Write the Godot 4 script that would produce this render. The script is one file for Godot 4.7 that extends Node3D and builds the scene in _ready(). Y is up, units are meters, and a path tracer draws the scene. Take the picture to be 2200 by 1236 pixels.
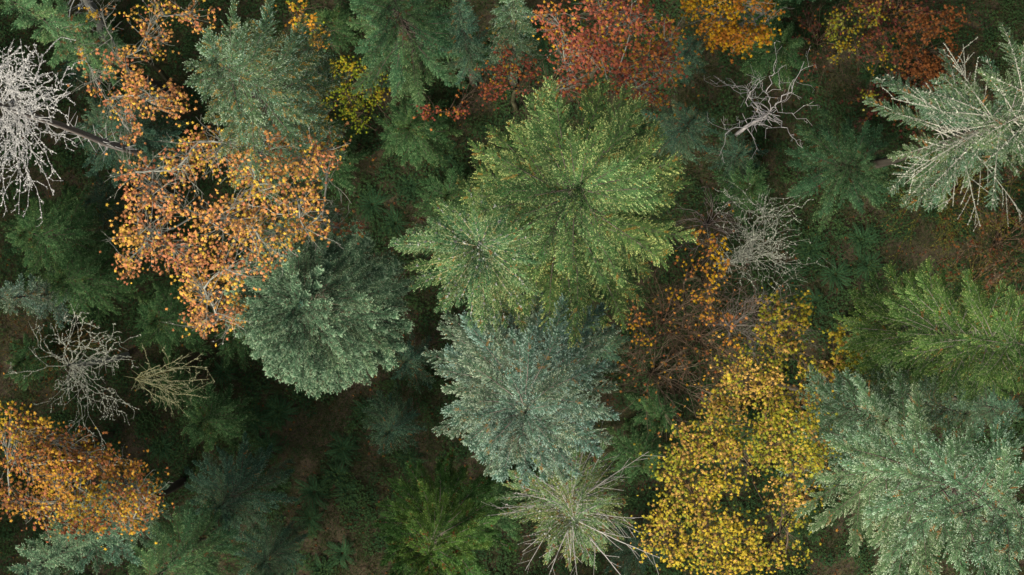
extends Node3D

# ---------------------------------------------------------------- measures
const TALL := 2.6            # the listed heights are on a scale of 40 to the lens, which hangs 104 metres up
const CAM_H := 40.0 * TALL
const PPM := 48.0            # photo pixels per metre on the forest floor
const CX := 1100.0
const CY := 618.0

var rng := RandomNumberGenerator.new()
var ground_noise := FastNoiseLite.new()
var taken := {}
var leaf_mat: StandardMaterial3D
var needle_mat: StandardMaterial3D
var bark_mat: StandardMaterial3D
var fern_mat: StandardMaterial3D
var bough_sets := {}

class Buf:
	var v := PackedVector3Array()
	var n := PackedVector3Array()
	var c := PackedColorArray()
	func tri(a: Vector3, b: Vector3, d: Vector3, col: Color) -> void:
		var m := (d - a).cross(b - a)
		if m.y < 0.0:
			v.append(a); v.append(d); v.append(b)
			m = -m
		else:
			v.append(a); v.append(b); v.append(d)
		m = m.normalized()
		n.append(m); n.append(m); n.append(m)
		c.append(col); c.append(col); c.append(col)
	func face(a: Vector3, b: Vector3, d: Vector3, na: Vector3, nb: Vector3, nd: Vector3, ca: Color, cb: Color, cd: Color) -> void:
		v.append(a); v.append(b); v.append(d)
		n.append(na); n.append(nb); n.append(nd)
		c.append(ca); c.append(cb); c.append(cd)
	func into(m: ArrayMesh, mat: Material) -> void:
		if v.is_empty():
			return
		var a := []
		a.resize(Mesh.ARRAY_MAX)
		a[Mesh.ARRAY_VERTEX] = v
		a[Mesh.ARRAY_NORMAL] = n
		a[Mesh.ARRAY_COLOR] = c
		m.add_surface_from_arrays(Mesh.PRIMITIVE_TRIANGLES, a)
		m.surface_set_material(m.get_surface_count() - 1, mat)

# ---------------------------------------------------------------- small helpers
func r(a: float, b: float) -> float:
	return rng.randf_range(a, b)

func gy(x: float, z: float) -> float:
	return ground_noise.get_noise_2d(x, z) * 0.5

func spot(px: float, py: float, h: float) -> Vector3:      # a place h metres above the floor, from where it is seen
	var k := (CAM_H - h * TALL) / CAM_H / PPM
	return Vector3((px - CX) * k, h * TALL, (py - CY) * k)

func metres(px: float, h: float) -> float:
	return px * (CAM_H - h * TALL) / CAM_H / PPM

func numbered(called: String) -> String:
	if not taken.has(called):
		taken[called] = 0
		return called
	taken[called] += 1
	return "%s_%03d" % [called, taken[called]]

func tag(o: Node, label: String, category: String, group := "", kind := "") -> void:
	o.set_meta("label", label)
	if category != "":
		o.set_meta("category", category)
	if group != "":
		o.set_meta("group", group)
	if kind != "":
		o.set_meta("kind", kind)

func thing(called: String, label: String, category: String, at: Vector3, group := "") -> Node3D:
	var o := Node3D.new()
	o.name = numbered(called)
	add_child(o)
	o.position = at
	tag(o, label, category, group)
	return o

func part(called: String, m: Mesh, parent: Node3D, t := Transform3D.IDENTITY) -> MeshInstance3D:
	var o := MeshInstance3D.new()
	o.name = called
	o.mesh = m
	o.transform = t
	parent.add_child(o, true)
	return o

func mixed(a: Color, b: Color, t: float) -> Color:
	return Color(lerpf(a.r, b.r, t), lerpf(a.g, b.g, t), lerpf(a.b, b.b, t))

func toned(a: Color, k: float) -> Color:
	return Color(minf(a.r * k, 1.0), minf(a.g * k, 1.0), minf(a.b * k, 1.0))

func tube(b: Buf, pts: PackedVector3Array, radii: PackedFloat32Array, sides: int, cols: Array) -> void:
	var rings := []
	var norms := []
	var tones := []
	var prev := Vector3.ZERO
	for i in pts.size():
		var d: Vector3 = (pts[mini(i + 1, pts.size() - 1)] - pts[maxi(i - 1, 0)]).normalized()
		if i == 0:
			prev = d.cross(Vector3.UP if absf(d.y) < 0.9 else Vector3.RIGHT).normalized()
		else:
			prev = (prev - d * prev.dot(d)).normalized()
		var up := d.cross(prev)
		var ring := PackedVector3Array()
		var nn := PackedVector3Array()
		var tt := []
		for s in sides:
			var an := TAU * s / sides
			var o := prev * cos(an) + up * sin(an)
			ring.append(pts[i] + o * radii[i] * r(0.85, 1.15))
			nn.append(o)
			tt.append(mixed(cols[0], cols[1], rng.randf()))
		rings.append(ring); norms.append(nn); tones.append(tt)
	for i in pts.size() - 1:
		for s in sides:
			var e := (s + 1) % sides
			b.face(rings[i][s], rings[i + 1][s], rings[i + 1][e], norms[i][s], norms[i + 1][s], norms[i + 1][e], tones[i][s], tones[i + 1][s], tones[i + 1][e])
			b.face(rings[i][s], rings[i + 1][e], rings[i][e], norms[i][s], norms[i + 1][e], norms[i][e], tones[i][s], tones[i + 1][e], tones[i][e])

func wobbly(a: Vector3, z: Vector3, n: int, amount: float, rise := 0.0) -> PackedVector3Array:
	var out := PackedVector3Array()
	var l := a.distance_to(z)
	var drift := Vector3.ZERO
	for i in n + 1:
		var t := float(i) / n
		if i > 0 and i < n:
			drift += Vector3(r(-1, 1), r(-0.6, 0.6), r(-1, 1)) * amount * l / n
		out.append(a.lerp(z, t) + drift * sin(PI * t) + Vector3.UP * rise * l * sin(PI * t))
	return out

func tapered(n: int, r0: float, r1: float) -> PackedFloat32Array:
	var out := PackedFloat32Array()
	for i in n:
		out.append(lerpf(r0, r1, float(i) / maxf(n - 1, 1)))
	return out

func tuft(b: Buf, p: Vector3, size: float, cols: Array) -> void:   # a scrap of lichen or moss on a twig
	for k in 3:
		var d := Vector3(r(-1, 1), r(-0.6, 1), r(-1, 1)).normalized()
		var s := d.cross(Vector3(r(-1, 1), r(-1, 1), r(-1, 1))).normalized()
		b.tri(p - s * size * 0.45, p + s * size * 0.45, p + d * size * r(0.6, 1.3), mixed(cols[0], cols[1], rng.randf()))

# ---------------------------------------------------------------- conifer boughs
func blade(b: Buf, p: Vector3, d: Vector3, up: Vector3, l: float, w: float, col: Color) -> void:
	var s := d.cross(up).normalized() * w * 0.5
	var m := p + d * l * r(0.38, 0.55) + up * w * 0.15
	var e := p + d * l - up * l * r(0.0, 0.12)
	b.tri(p, m + s, e, col)
	b.tri(p, e, m - s, toned(col, r(0.85, 1.1)))

func twig(b: Buf, wb: Buf, p: Vector3, d: Vector3, l: float, sp: Dictionary) -> void:
	var up := Vector3(r(-0.25, 0.25), 1, r(-0.25, 0.25))
	up = (up - d * up.dot(d)).normalized()
	var tone := r(0.72, 1.2)
	var dead: bool = rng.randf() < sp.dead
	var base: Color = sp.dead_color if dead else toned(mixed(sp.a, sp.b, rng.randf()), tone)
	var x := 0.0
	var side := 1.0
	var sag: float = sp.sag
	while x < l:
		var t := x / l
		var q := p + d * x - Vector3.UP * sag * l * t * t
		var lat := d.cross(up).normalized() * side
		var f := deg_to_rad(r(28, 58))
		var e := (d * cos(f) + lat * sin(f) + up * r(-0.22, 0.38)).normalized()
		var u2 := (up + Vector3(r(-0.55, 0.55), 0, r(-0.55, 0.55))).normalized()
		var col: Color = toned(base, r(0.78, 1.2))
		if rng.randf() < sp.fleck:
			col = toned(sp.dead_color, r(0.6, 1.3))
		elif rng.randf() < sp.pale and t > 0.6:
			col = toned(mixed(base, sp.tip, r(0.3, 1.0)), r(0.85, 1.1))
		blade(b, q, e, u2, sp.bl * (1.0 - 0.35 * t) * r(0.75, 1.25), sp.bw * r(0.8, 1.25), col)
		x += sp.step * r(0.8, 1.2)
		side = -side
	blade(b, p + d * l - Vector3.UP * sag * l, d, up, sp.bl * 0.9, sp.bw, toned(mixed(base, sp.tip, 0.7) if rng.randf() < sp.pale * 2.0 else base, r(0.9, 1.15)))
	if l > 0.2:
		var pts := PackedVector3Array([p, p + d * l * 0.5 - Vector3.UP * sag * l * 0.25, p + d * l * 0.95 - Vector3.UP * sag * l * 0.9])
		tube(wb, pts, tapered(3, 0.006, 0.002), 3, [sp.wood, toned(sp.wood, 1.4)])

func bough_mesh(sp: Dictionary, l: float) -> ArrayMesh:
	var nb := Buf.new()
	var wb := Buf.new()
	var pts := PackedVector3Array()
	var curl := r(-0.14, 0.14)
	for i in 9:
		var t := i / 8.0
		pts.append(Vector3(l * t, l * (0.16 * t - sp.droop * t * t * t), l * curl * t * t))
	var bare: float = sp.bare * clampf((l - 0.5) / 2.0, 0.08, 1.0)
	tube(wb, pts, tapered(9, 0.008 + 0.008 * l, 0.003), 4, [sp.wood, toned(sp.wood, 1.5)])
	if sp.lichen > 0.0:
		for i in int(l * sp.lichen):
			var q := rng.randf()
			tuft(wb, pts[int(q * 8)].lerp(pts[mini(int(q * 8) + 1, 8)], fmod(q * 8, 1.0)) + Vector3(0, 0.02, 0), r(0.03, 0.08), [sp.lichen_color, toned(sp.lichen_color, 0.6)])
	var half: float = (0.12 + 0.08 * l) * sp.wide
	var t := bare
	var side := 1.0
	while t < 1.0:
		var i := mini(int(t * 8), 7)
		var p := pts[i].lerp(pts[i + 1], t * 8 - i)
		var d := (pts[i + 1] - pts[i]).normalized()
		var u := (t - bare) / (1.0 - bare)
		var tl: float = half * pow(maxf(sin(PI * (0.1 + 0.8 * pow(u, 1.15))), 0.0), 0.7)
		var again := 2 if rng.randf() < sp.fluff else 1
		for k in again:
			var ang := deg_to_rad(lerpf(sp.open, sp.open * 0.45, u) + r(-14, 14))
			var e := d * cos(ang) + Vector3(0, 0, side) * sin(ang)
			e.y += r(-0.25, 0.12) if k == 0 else r(0.12, 0.75)
			if rng.randf() > sp.gap:
				twig(nb, wb, p, e.normalized(), maxf(tl * r(0.55, 1.2) * (1.0 if k == 0 else 0.65), 0.06), sp)
		side = -side
		t += sp.every / l * r(0.75, 1.25)
	twig(nb, wb, pts[8] - (pts[8] - pts[7]) * 0.4, (pts[8] - pts[7]).normalized(), 0.1 + 0.05 * l, sp)
	var m := ArrayMesh.new()
	nb.into(m, needle_mat)
	wb.into(m, bark_mat)
	return m

func species(a: Color, b: Color, tip: Color, more := {}) -> Dictionary:
	var sp := {"a": a, "b": b, "tip": tip, "dead_color": Color(0.16, 0.075, 0.022), "dead": 0.02, "fleck": 0.03, "pale": 0.3, "sag": 0.25, "bl": 0.062, "bw": 0.022,
		"step": 0.0165, "droop": 0.3, "bare": 0.34, "wood": Color(0.06, 0.05, 0.042), "lichen": 0.0, "lichen_color": Color(0.2, 0.21, 0.19), "open": 68.0, "fluff": 0.35, "wide": 1.0, "every": 0.04, "gap": 0.06}
	sp.merge(more, true)
	return sp

const SIZES := [0.55, 1.1, 1.9, 2.9]

func boughs(sp: Dictionary) -> Array:      # bough shapes of four lengths, four of each, no two of quite the same green
	var out := []
	for l in SIZES:
		var row := []
		for k in 4:
			var own := sp.duplicate()
			var tone := r(0.8, 1.16)
			var warm := r(0.88, 1.14)
			for key in ["a", "b", "tip"]:
				own[key] = Color(sp[key].r * tone * warm, sp[key].g * tone, sp[key].b * tone * (2.0 - warm))
			row.append(bough_mesh(own, l))
		out.append(row)
	return out

func conifer(called: String, label: String, group: String, px: float, py: float, h: float, low: float, reach: float, n: int, kind: String, how := {}) -> void:
	rng.seed = hash(called + label)
	if not bough_sets.has(kind):
		bough_sets[kind] = boughs(KINDS[kind])
	var sp: Dictionary = KINDS[kind]
	var top := spot(px, py, h)
	var y0 := gy(top.x, top.z)
	var o := thing(called, label, "conifer tree", Vector3(top.x, y0, top.z), group)
	h *= TALL
	low *= TALL
	var hh := h - y0
	var wb := Buf.new()
	var pts := PackedVector3Array()
	for i in 9:
		pts.append(Vector3(r(-0.03, 0.03), hh * i / 8.0 - (0.15 if i == 0 else 0.0), r(-0.03, 0.03)))
	pts[8] = Vector3(0, hh, 0)
	tube(wb, pts, tapered(9, 0.04 + hh * 0.0045, 0.012), 8, [Color(0.04, 0.035, 0.028), Color(0.09, 0.08, 0.066)])
	var tm := ArrayMesh.new()
	wb.into(tm, bark_mat)
	part("trunk", tm, o)
	var dome: bool = how.get("dome", false)
	var power: float = how.get("power", 0.8)
	var mods: Array = how.get("mods", [1, 1, 1, 1, 1, 1, 1, 1])     # reach towards E SE S SW W NW N NE
	var tilt_top: float = how.get("tilt_top", 62.0)
	var tilt_low: float = how.get("tilt_low", -4.0)
	var plan := []                                  # [height share, turn] of each bough, whorl by whorl
	var power_: float = power
	mods = mods.duplicate()
	for i in 8:
		mods[i] *= r(0.86, 1.12)
	if dome:
		var az := r(0, TAU)
		for i in n:
			az += 2.39996 + r(-0.35, 0.35)
			plan.append([(i + 0.5) / n, az])
	else:
		var tiers := maxi(int((hh - low) / how.get("whorl", 0.72)), 5)
		var total := 0.0
		for k in tiers:
			total += 3.0 + 2.2 * reach * pow((k + 0.6) / tiers, power_)
		for k in tiers:
			var t := (k + 0.6) / tiers
			var count := maxi(int(round((3.0 + 2.2 * reach * pow(t, power_)) * n * how.get("dense", 1.0) / total)), 3)
			var first := r(0, TAU)
			for i in count:
				plan.append([clampf(t + r(-0.35, 0.35) / tiers, 0.02, 1.0), first + TAU * (i + r(-0.3, 0.3)) / count])
	for step in plan:
		var t: float = step[0]
		var a: float = step[1]
		var sector := fposmod(a, TAU) / TAU * 8.0
		var mod: float = lerpf(mods[int(sector) % 8], mods[(int(sector) + 1) % 8], sector - int(sector))
		var rad := reach * mod * r(how.get("uneven", 0.58), 1.16)
		var y: float
		var pitch: float
		if dome:
			var th := acos(1.0 - 1.12 * t)
			var out := Vector3(sin(th) * rad, low + cos(th) * (hh - low), 0)
			var way := Vector3(sin(th) + r(0.2, 0.7), cos(th) * 0.6 + 0.15, 0).normalized()
			var l := r(0.8, 1.35)
			var st := out - way * l * 0.8
			var dcls := 1
			part("bough", bough_sets[kind][dcls][rng.randi() % 4], o, Transform3D((Basis(Vector3.UP, -a) * Basis(Vector3(0, 0, 1), atan2(way.y, way.x) + r(-0.25, 0.25)) * Basis(Vector3(1, 0, 0), r(-0.5, 0.5))).scaled_local(Vector3.ONE * l / SIZES[dcls]), Vector3(cos(a) * st.x, st.y, sin(a) * st.x)))
			if rng.randf() < 0.1:                       # the limb that carries it
				var lb := Buf.new()
				limb(lb, Vector3(0, st.y - st.x * 0.6, 0), Vector3(cos(a) * st.x, st.y, sin(a) * st.x), 0.03, [Color(0.06, 0.05, 0.04), Color(0.11, 0.09, 0.07)], 0.0, 0, 0.08)
				var lm := ArrayMesh.new()
				lb.into(lm, bark_mat)
				part("limb", lm, o)
			continue
		else:
			rad = rad * pow(t, power) * (1.0 - how.get("taper", 0.15) * pow(maxf((t - 0.45) / 0.55, 0.0), 1.5)) + 0.12
			y = hh - (hh - low) * t - 0.1
			pitch = deg_to_rad(lerpf(tilt_top, tilt_low, pow(t, 0.5)) + r(-8, 8))
			rad /= maxf(cos(pitch), 0.6)
		var cls := 0
		while cls < 3 and rad > SIZES[cls] * 1.35:
			cls += 1
		var sc: float = rad / SIZES[cls]
		var basis := Basis(Vector3.UP, -a) * Basis(Vector3(0, 0, 1), pitch) * Basis(Vector3(1, 0, 0), r(-0.3, 0.3))
		part("bough", bough_sets[kind][cls][rng.randi() % 4], o, Transform3D(basis.scaled_local(Vector3(sc, lerpf(1.0, sc, 0.5), lerpf(1.0, sc, 0.6))), Vector3(0, y, 0)))
	for k in 3:
		part("bough", bough_sets[kind][0][k], o, Transform3D(Basis(Vector3.UP, k * 2.1) * Basis(Vector3(0, 0, 1), deg_to_rad(80)), Vector3(0, hh - 0.3, 0)))
	# dead or lichened lower limbs
	var bare_n: int = how.get("limbs", 0)
	for i in bare_n:
		var a := TAU * i / bare_n + r(-0.25, 0.25)
		var lb := Buf.new()
		var l: float = reach * how.get("limb_reach", 1.1) * r(0.65, 1.1)
		var y: float = lerpf(low, hh, how.get("limb_at", 0.35) * r(0.2, 1.2))
		var st := Vector3(0, y, 0)
		var en := Vector3(cos(a) * l, y + l * r(-0.05, 0.3), sin(a) * l)
		limb(lb, st, en, 0.028, how.get("limb_color", [Color(0.16, 0.15, 0.14), Color(0.24, 0.23, 0.22)]), how.get("limb_tufts", 6.0), 1, 0.05)
		var m := ArrayMesh.new()
		lb.into(m, bark_mat)
		part("bare_limb", m, o)

# ---------------------------------------------------------------- bare and broadleaved trees
func limb(b: Buf, a: Vector3, z: Vector3, r0: float, cols: Array, tufts: float, depth: int, wob := 0.16, side := 0.42, rise := 0.06, many := 2.6) -> void:
	var l := a.distance_to(z)
	var n := clampi(int(l / 0.25), 3, 16)
	var pts := wobbly(a, z, n, wob, rise)
	tube(b, pts, tapered(n + 1, r0, maxf(r0 * 0.28, 0.005)), 5 if r0 > 0.02 else 3, cols)
	for i in int(l * tufts):
		var t := rng.randf() * n
		var k := mini(int(t), n - 1)
		tuft(b, pts[k].lerp(pts[k + 1], t - k), r(0.014, 0.045), [cols[1], toned(cols[1], 1.35)])
	if depth <= 0:
		return
	var kids := clampi(int(l * many), 2, 9)
	for i in kids:
		var t := lerpf(0.22, 0.97, (i + rng.randf()) / kids) * n
		var k := mini(int(t), n - 1)
		var p := pts[k].lerp(pts[k + 1], t - k)
		var d := (pts[k + 1] - pts[k]).normalized()
		var lat := d.cross(Vector3(r(-1, 1), r(-0.4, 1.6), r(-1, 1))).normalized()
		if rng.randf() < 0.3:
			lat.y = absf(lat.y)
		var e := (d * r(0.55, 1.1) + lat * r(0.5, 1.0)).normalized()
		limb(b, p, p + e * l * side * r(0.5, 1.25) * (1.15 - 0.6 * t / n), r0 * lerpf(0.55, 0.3, t / n), cols, tufts, depth - 1, wob * 1.2, side, rise, many)

func bare_tree(called: String, label: String, category: String, group: String, fork: Array, ends: Array, cols: Array, how := {}) -> void:
	rng.seed = hash(called + label)
	var f := spot(fork[0], fork[1], fork[2])
	var foot: Vector3 = how.get("foot", f)
	var y0 := gy(foot.x, foot.z)
	var o := thing(called, label, category, Vector3(foot.x, y0, foot.z), group)
	var tb := Buf.new()
	var fl := f - o.position
	tube(tb, wobbly(Vector3(0, -0.15, 0), fl, 8, 0.03), tapered(9, how.get("girth", 0.12), how.get("girth", 0.12) * 0.5), 8, how.get("trunk_cols", cols))
	for i in int(fl.length() * 2.0):                 # broken stubs and scraps of lichen up the trunk
		var q := fl * r(0.3, 1.0)
		var dd := Vector3(r(-1, 1), r(-0.1, 0.5), r(-1, 1)).normalized()
		tube(tb, PackedVector3Array([q, q + dd * r(0.15, 0.5), q + dd * r(0.5, 0.8) + Vector3(0, r(-0.1, 0.15), 0)]), tapered(3, 0.018, 0.006), 4, cols)
		tuft(tb, q + dd * how.get("girth", 0.12), r(0.05, 0.12), cols)
	var m := ArrayMesh.new()
	tb.into(m, bark_mat)
	part("trunk", m, o)
	for e in ends:
		var b := Buf.new()
		var z := spot(e[0], e[1], e[2]) - o.position
		var st := fl + Vector3(0, -r(0.0, how.get("spread", 0.5)), 0)
		limb(b, st, z, how.get("thick", 0.035) * r(0.8, 1.2), cols, how.get("tufts", 5.0), how.get("depth", 2), how.get("wob", 0.16), how.get("side", 0.42), how.get("rise", 0.06), how.get("many", 2.6))
		var bm := ArrayMesh.new()
		b.into(bm, bark_mat)
		part("branch", bm, o)

func leaf_mesh(col: Color, shape: int) -> ArrayMesh:      # a palmate leaf, one metre from stalk to tip lobe
	var b := Buf.new()
	var g := RandomNumberGenerator.new()
	g.seed = 77 + shape
	var ring := PackedVector3Array()
	var angles := [-158, -122, -88, -62, -28, 0, 28, 62, 88, 122, 158]
	var reach := [0.3, 0.62, 0.4, 0.92, 0.42, 1.0, 0.42, 0.92, 0.4, 0.62, 0.3]
	for i in 11:
		var a := deg_to_rad(angles[i] + g.randf_range(-7, 7))
		var q: float = reach[i] * g.randf_range(0.85, 1.12)
		ring.append(Vector3(q * cos(a), -0.26 * q * q * g.randf_range(-0.2, 2.0) + g.randf_range(-0.05, 0.08), q * sin(a)))
	var c := Vector3(0, 0.03, 0)
	for i in 10:
		b.tri(c, ring[i], ring[i + 1], toned(col, g.randf_range(0.86, 1.12)))
	b.tri(c, ring[10], Vector3(-0.12, 0, 0), col)
	b.tri(c, Vector3(-0.12, 0, 0), ring[0], col)
	var m := ArrayMesh.new()
	b.into(m, leaf_mat)
	return m

func leaf_turn() -> Basis:
	return Basis(Vector3.UP, r(0, TAU)) * Basis(Vector3(0, 0, 1), r(-1.0, 0.6)) * Basis(Vector3(1, 0, 0), r(-0.75, 0.75))

func hang_leaves(o: Node3D, places: Array, hues: Array, most: int) -> void:     # the topmost leaves one by one, the rest as one part
	var meshes := []
	for c in hues:
		for s in 2:
			meshes.append(leaf_mesh(c, rng.randi() % 5))
	places.sort_custom(func(p, q): return p[0].origin.y > q[0].origin.y)
	var single := mini(most, places.size())
	for i in single:
		part("leaf", meshes[places[i][1] * 2 + rng.randi() % 2], o, places[i][0])
	var rest := places.size() - single
	if rest <= 0:
		return
	var mm := MultiMesh.new()
	mm.transform_format = MultiMesh.TRANSFORM_3D
	mm.use_colors = true
	mm.mesh = leaf_mesh(Color(1, 1, 1), 2)
	mm.instance_count = rest
	for i in rest:
		mm.set_instance_transform(i, places[single + i][0])
		mm.set_instance_color(i, toned(hues[places[single + i][1]], r(0.75, 1.15)))
	var mi := MultiMeshInstance3D.new()
	mi.name = "leaves"
	mi.multimesh = mm
	mi.set_meta("kind", "stuff")
	o.add_child(mi, true)

# blobs: [x, y, height, half width, half height, number of leaf sprays]
func maple(called: String, label: String, group: String, fork: Array, blobs: Array, hues: Array, wood: Array, how := {}) -> void:
	rng.seed = hash(called + label)
	var f := spot(fork[0], fork[1], fork[2])
	var y0 := gy(f.x, f.z)
	var o := thing(called, label, "broadleaf tree", Vector3(f.x, y0, f.z), group)
	var fl := f - o.position
	var tb := Buf.new()
	var girth: float = how.get("girth", 0.13)
	tube(tb, wobbly(Vector3(0, -0.15, 0), fl, 7, 0.05), tapered(8, girth, girth * 0.6), 8, [Color(0.035, 0.036, 0.02), Color(0.085, 0.08, 0.05)])
	var tm := ArrayMesh.new()
	tb.into(tm, bark_mat)
	part("trunk", tm, o)
	var size: float = how.get("leaf", 0.08)
	var nodes := [fl]                     # where a limb may start
	blobs.sort_custom(func(p, q): return spot(p[0], p[1], p[2]).distance_squared_to(f) < spot(q[0], q[1], q[2]).distance_squared_to(f))
	var places := []
	for bl in blobs:
		var c := spot(bl[0], bl[1], bl[2]) - o.position
		var from: Vector3 = fl
		var best := 1e9
		for nd in nodes:
			var cost: float = nd.distance_to(c) + 0.55 * nd.distance_to(fl)
			if cost < best:
				best = cost
				from = nd
		var b := Buf.new()
		var under: Vector3 = c + Vector3(0, how.get("lift", -0.25), 0)
		var n := clampi(int(from.distance_to(under) / 0.35), 3, 10)
		var pts := wobbly(from, under, n, 0.22, 0.05)
		tube(b, pts, tapered(n + 1, how.get("thick", 0.034), 0.012), 5, wood)
		for i in int(n * how.get("tufts", 3.0)):
			tuft(b, pts[rng.randi() % n].lerp(pts[rng.randi() % n], 0.0), r(0.03, 0.07), [wood[1], toned(wood[1], 1.3)])
		nodes.append(pts[n / 2]); nodes.append(pts[n])
		var bough_hue := rng.randi() % hues.size()
		var rx := metres(bl[3], bl[2])
		var rz := metres(bl[4], bl[2])
		for k in int(bl[5]):
			var a := r(0, TAU)
			var q := sqrt(rng.randf()) * r(0.8, 1.22)
			var dome: float = how.get("dome", 0.5)
			var tip := c + Vector3(cos(a) * q * rx, dome * (0.5 - q * q) * minf(rx, rz) + r(-0.3, 0.2), sin(a) * q * rz)
			var st: Vector3 = pts[clampi(int(n * r(0.45, 1.01)), 0, n)]
			var tw := wobbly(st, tip, 4, 0.3, 0.06)
			tube(b, tw, tapered(5, 0.011, 0.0035), 3, wood)
			var hue := bough_hue if rng.randf() < 0.6 else rng.randi() % hues.size()
			var count := rng.randi_range(how.get("few", 6), how.get("many", 11))
			for j in count:
				var d: Vector3 = Vector3(r(-1, 1), r(-0.5, 0.5), r(-1, 1)) * how.get("loose", 0.19)
				var s := size * r(0.7, 1.25)
				places.append([Transform3D(leaf_turn().scaled(Vector3(s, s, s)), tip + d * (3.0 if rng.randf() < 0.12 else 1.0)), hue if rng.randf() < 0.62 else rng.randi() % hues.size()])
		if how.get("spray", 2) > 0:
			for k in how.get("spray", 2):
				var st: Vector3 = pts[rng.randi() % (n + 1)]
				var e := Vector3(r(-1, 1), r(-0.2, 0.6), r(-1, 1)).normalized()
				limb(b, st, st + e * r(0.5, 1.3), 0.012, wood, 3.0, 1, 0.2)
		var bm := ArrayMesh.new()
		b.into(bm, bark_mat)
		part("branch", bm, o)
	hang_leaves(o, places, hues, how.get("singles", 300))

# stems arch up and out of the floor: hazel, vine maple and their like
func thicket(called: String, label: String, category: String, group: String, at: Array, n: int, reach: float, high: float, cols: Array, how := {}) -> void:
	rng.seed = hash(called + label)
	var f := spot(at[0], at[1], 0)
	var y0 := gy(f.x, f.z)
	var o := thing(called, label, category, Vector3(f.x, y0, f.z), group)
	var places := []
	var size: float = how.get("leaf", 0.1)
	var from: float = how.get("from", 0.0)
	var to: float = how.get("to", TAU)
	for i in n:
		var b := Buf.new()
		var a := lerpf(from, to, (i + rng.randf()) / n)
		var l := reach * r(0.5, 1.1)
		var hh := high * r(0.9, 1.6)
		var pts := PackedVector3Array()
		var st := Vector3(r(-0.12, 0.12), -0.05, r(-0.12, 0.12))
		var bend := r(-0.5, 0.5)
		for k in 10:
			var t := k / 9.0
			var aa := a + bend * t * t
			pts.append(st + Vector3(cos(aa) * l * pow(t, 1.35), hh * sin(t * PI * how.get("arch", 0.62)), sin(aa) * l * pow(t, 1.35)) + Vector3(r(-1, 1), r(-1, 1), r(-1, 1)) * 0.035)
		tube(b, pts, tapered(10, how.get("thick", 0.02), 0.004), 4, cols)
		for k in how.get("kids", 6):
			var t := r(2.5, 8.9)
			var q := pts[int(t)].lerp(pts[int(t) + 1], fmod(t, 1.0))
			var e := (pts[int(t) + 1] - pts[int(t)]).normalized() + Vector3(r(-1, 1), r(-0.3, 0.7), r(-1, 1)) * 0.8
			var z: Vector3 = q + e.normalized() * r(0.4, 1.2) * how.get("kid", 0.8)
			limb(b, q, z, 0.009, cols, how.get("tufts", 0.0), how.get("depth", 1), 0.2, 0.5)
			for j in how.get("leaves", 2):
				if rng.randf() < how.get("leafy", 0.6):
					var s := size * r(0.7, 1.2)
					places.append([Transform3D(leaf_turn().scaled(Vector3(s, s, s)), q.lerp(z, r(0.3, 1.1)) + Vector3(r(-1, 1), r(-0.5, 0.5), r(-1, 1)) * 0.1), rng.randi() % how.hues.size()])
		for k in int(how.get("tufts", 0.0) * l):
			tuft(b, pts[rng.randi_range(1, 9)], r(0.03, 0.08), [cols[1], toned(cols[1], 1.3)])
		var m := ArrayMesh.new()
		b.into(m, bark_mat)
		part("stem", m, o)
	if places:
		hang_leaves(o, places, how.hues, how.get("singles", 120))

# ---------------------------------------------------------------- ferns
func frond_mesh(l: float) -> ArrayMesh:
	var b := Buf.new()
	var pts := []
	var k := r(0.9, 1.2)
	for i in 13:
		var t := i / 12.0
		pts.append(Vector3(l * t * (1.0 - 0.1 * t), l * (0.75 * t - 0.85 * k * t * t), l * 0.06 * sin(t * 3.0)))
	for i in 12:
		var side := Vector3(0, 0, 0.006)
		b.tri(pts[i] - side, pts[i] + side, pts[i + 1], Color(0.05, 0.06, 0.02))
	var x := 0.08
	while x < 0.99:
		var i := mini(int(x * 12), 11)
		var p: Vector3 = pts[i].lerp(pts[i + 1], x * 12 - i)
		var d: Vector3 = (pts[i + 1] - pts[i]).normalized()
		var pl := l * 0.13 * pow(sin(PI * clampf(x * 0.82 + 0.16, 0, 1)), 0.6)
		for s in [-1.0, 1.0]:
			var e: Vector3 = (d * 0.35 + Vector3(0, r(-0.15, 0.15), s)).normalized()
			blade(b, p, e, Vector3(r(-0.2, 0.2), 1, r(-0.2, 0.2)).normalized(), pl * r(0.85, 1.1), 0.024, toned(mixed(Color(0.024, 0.06, 0.03), Color(0.042, 0.09, 0.04), rng.randf()), r(0.8, 1.15)))
		x += 0.026
	var m := ArrayMesh.new()
	b.into(m, needle_mat)
	return m

var frond_meshes := []

func fern(label: String, px: float, py: float, reach: float, n: int) -> void:
	rng.seed = hash(label) + int(px)
	if frond_meshes.is_empty():
		for k in 4:
			frond_meshes.append(frond_mesh(1.0))
	var f := spot(px, py, 0)
	var o := thing("sword_fern", label, "fern", Vector3(f.x, gy(f.x, f.z) - 0.02, f.z), "sword ferns on the forest floor")
	for i in n:
		var s := reach * r(0.75, 1.1)
		var basis := Basis(Vector3.UP, TAU * (i + r(-0.35, 0.35)) / n) * Basis(Vector3(0, 0, 1), r(-0.18, 0.3)) * Basis(Vector3(1, 0, 0), r(-0.3, 0.3))
		part("frond", frond_meshes[rng.randi() % 4], o, Transform3D(basis.scaled(Vector3(s, s, s)), Vector3(0, 0.02, 0)))

# ---------------------------------------------------------------- materials and kinds
var KINDS := {}

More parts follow.
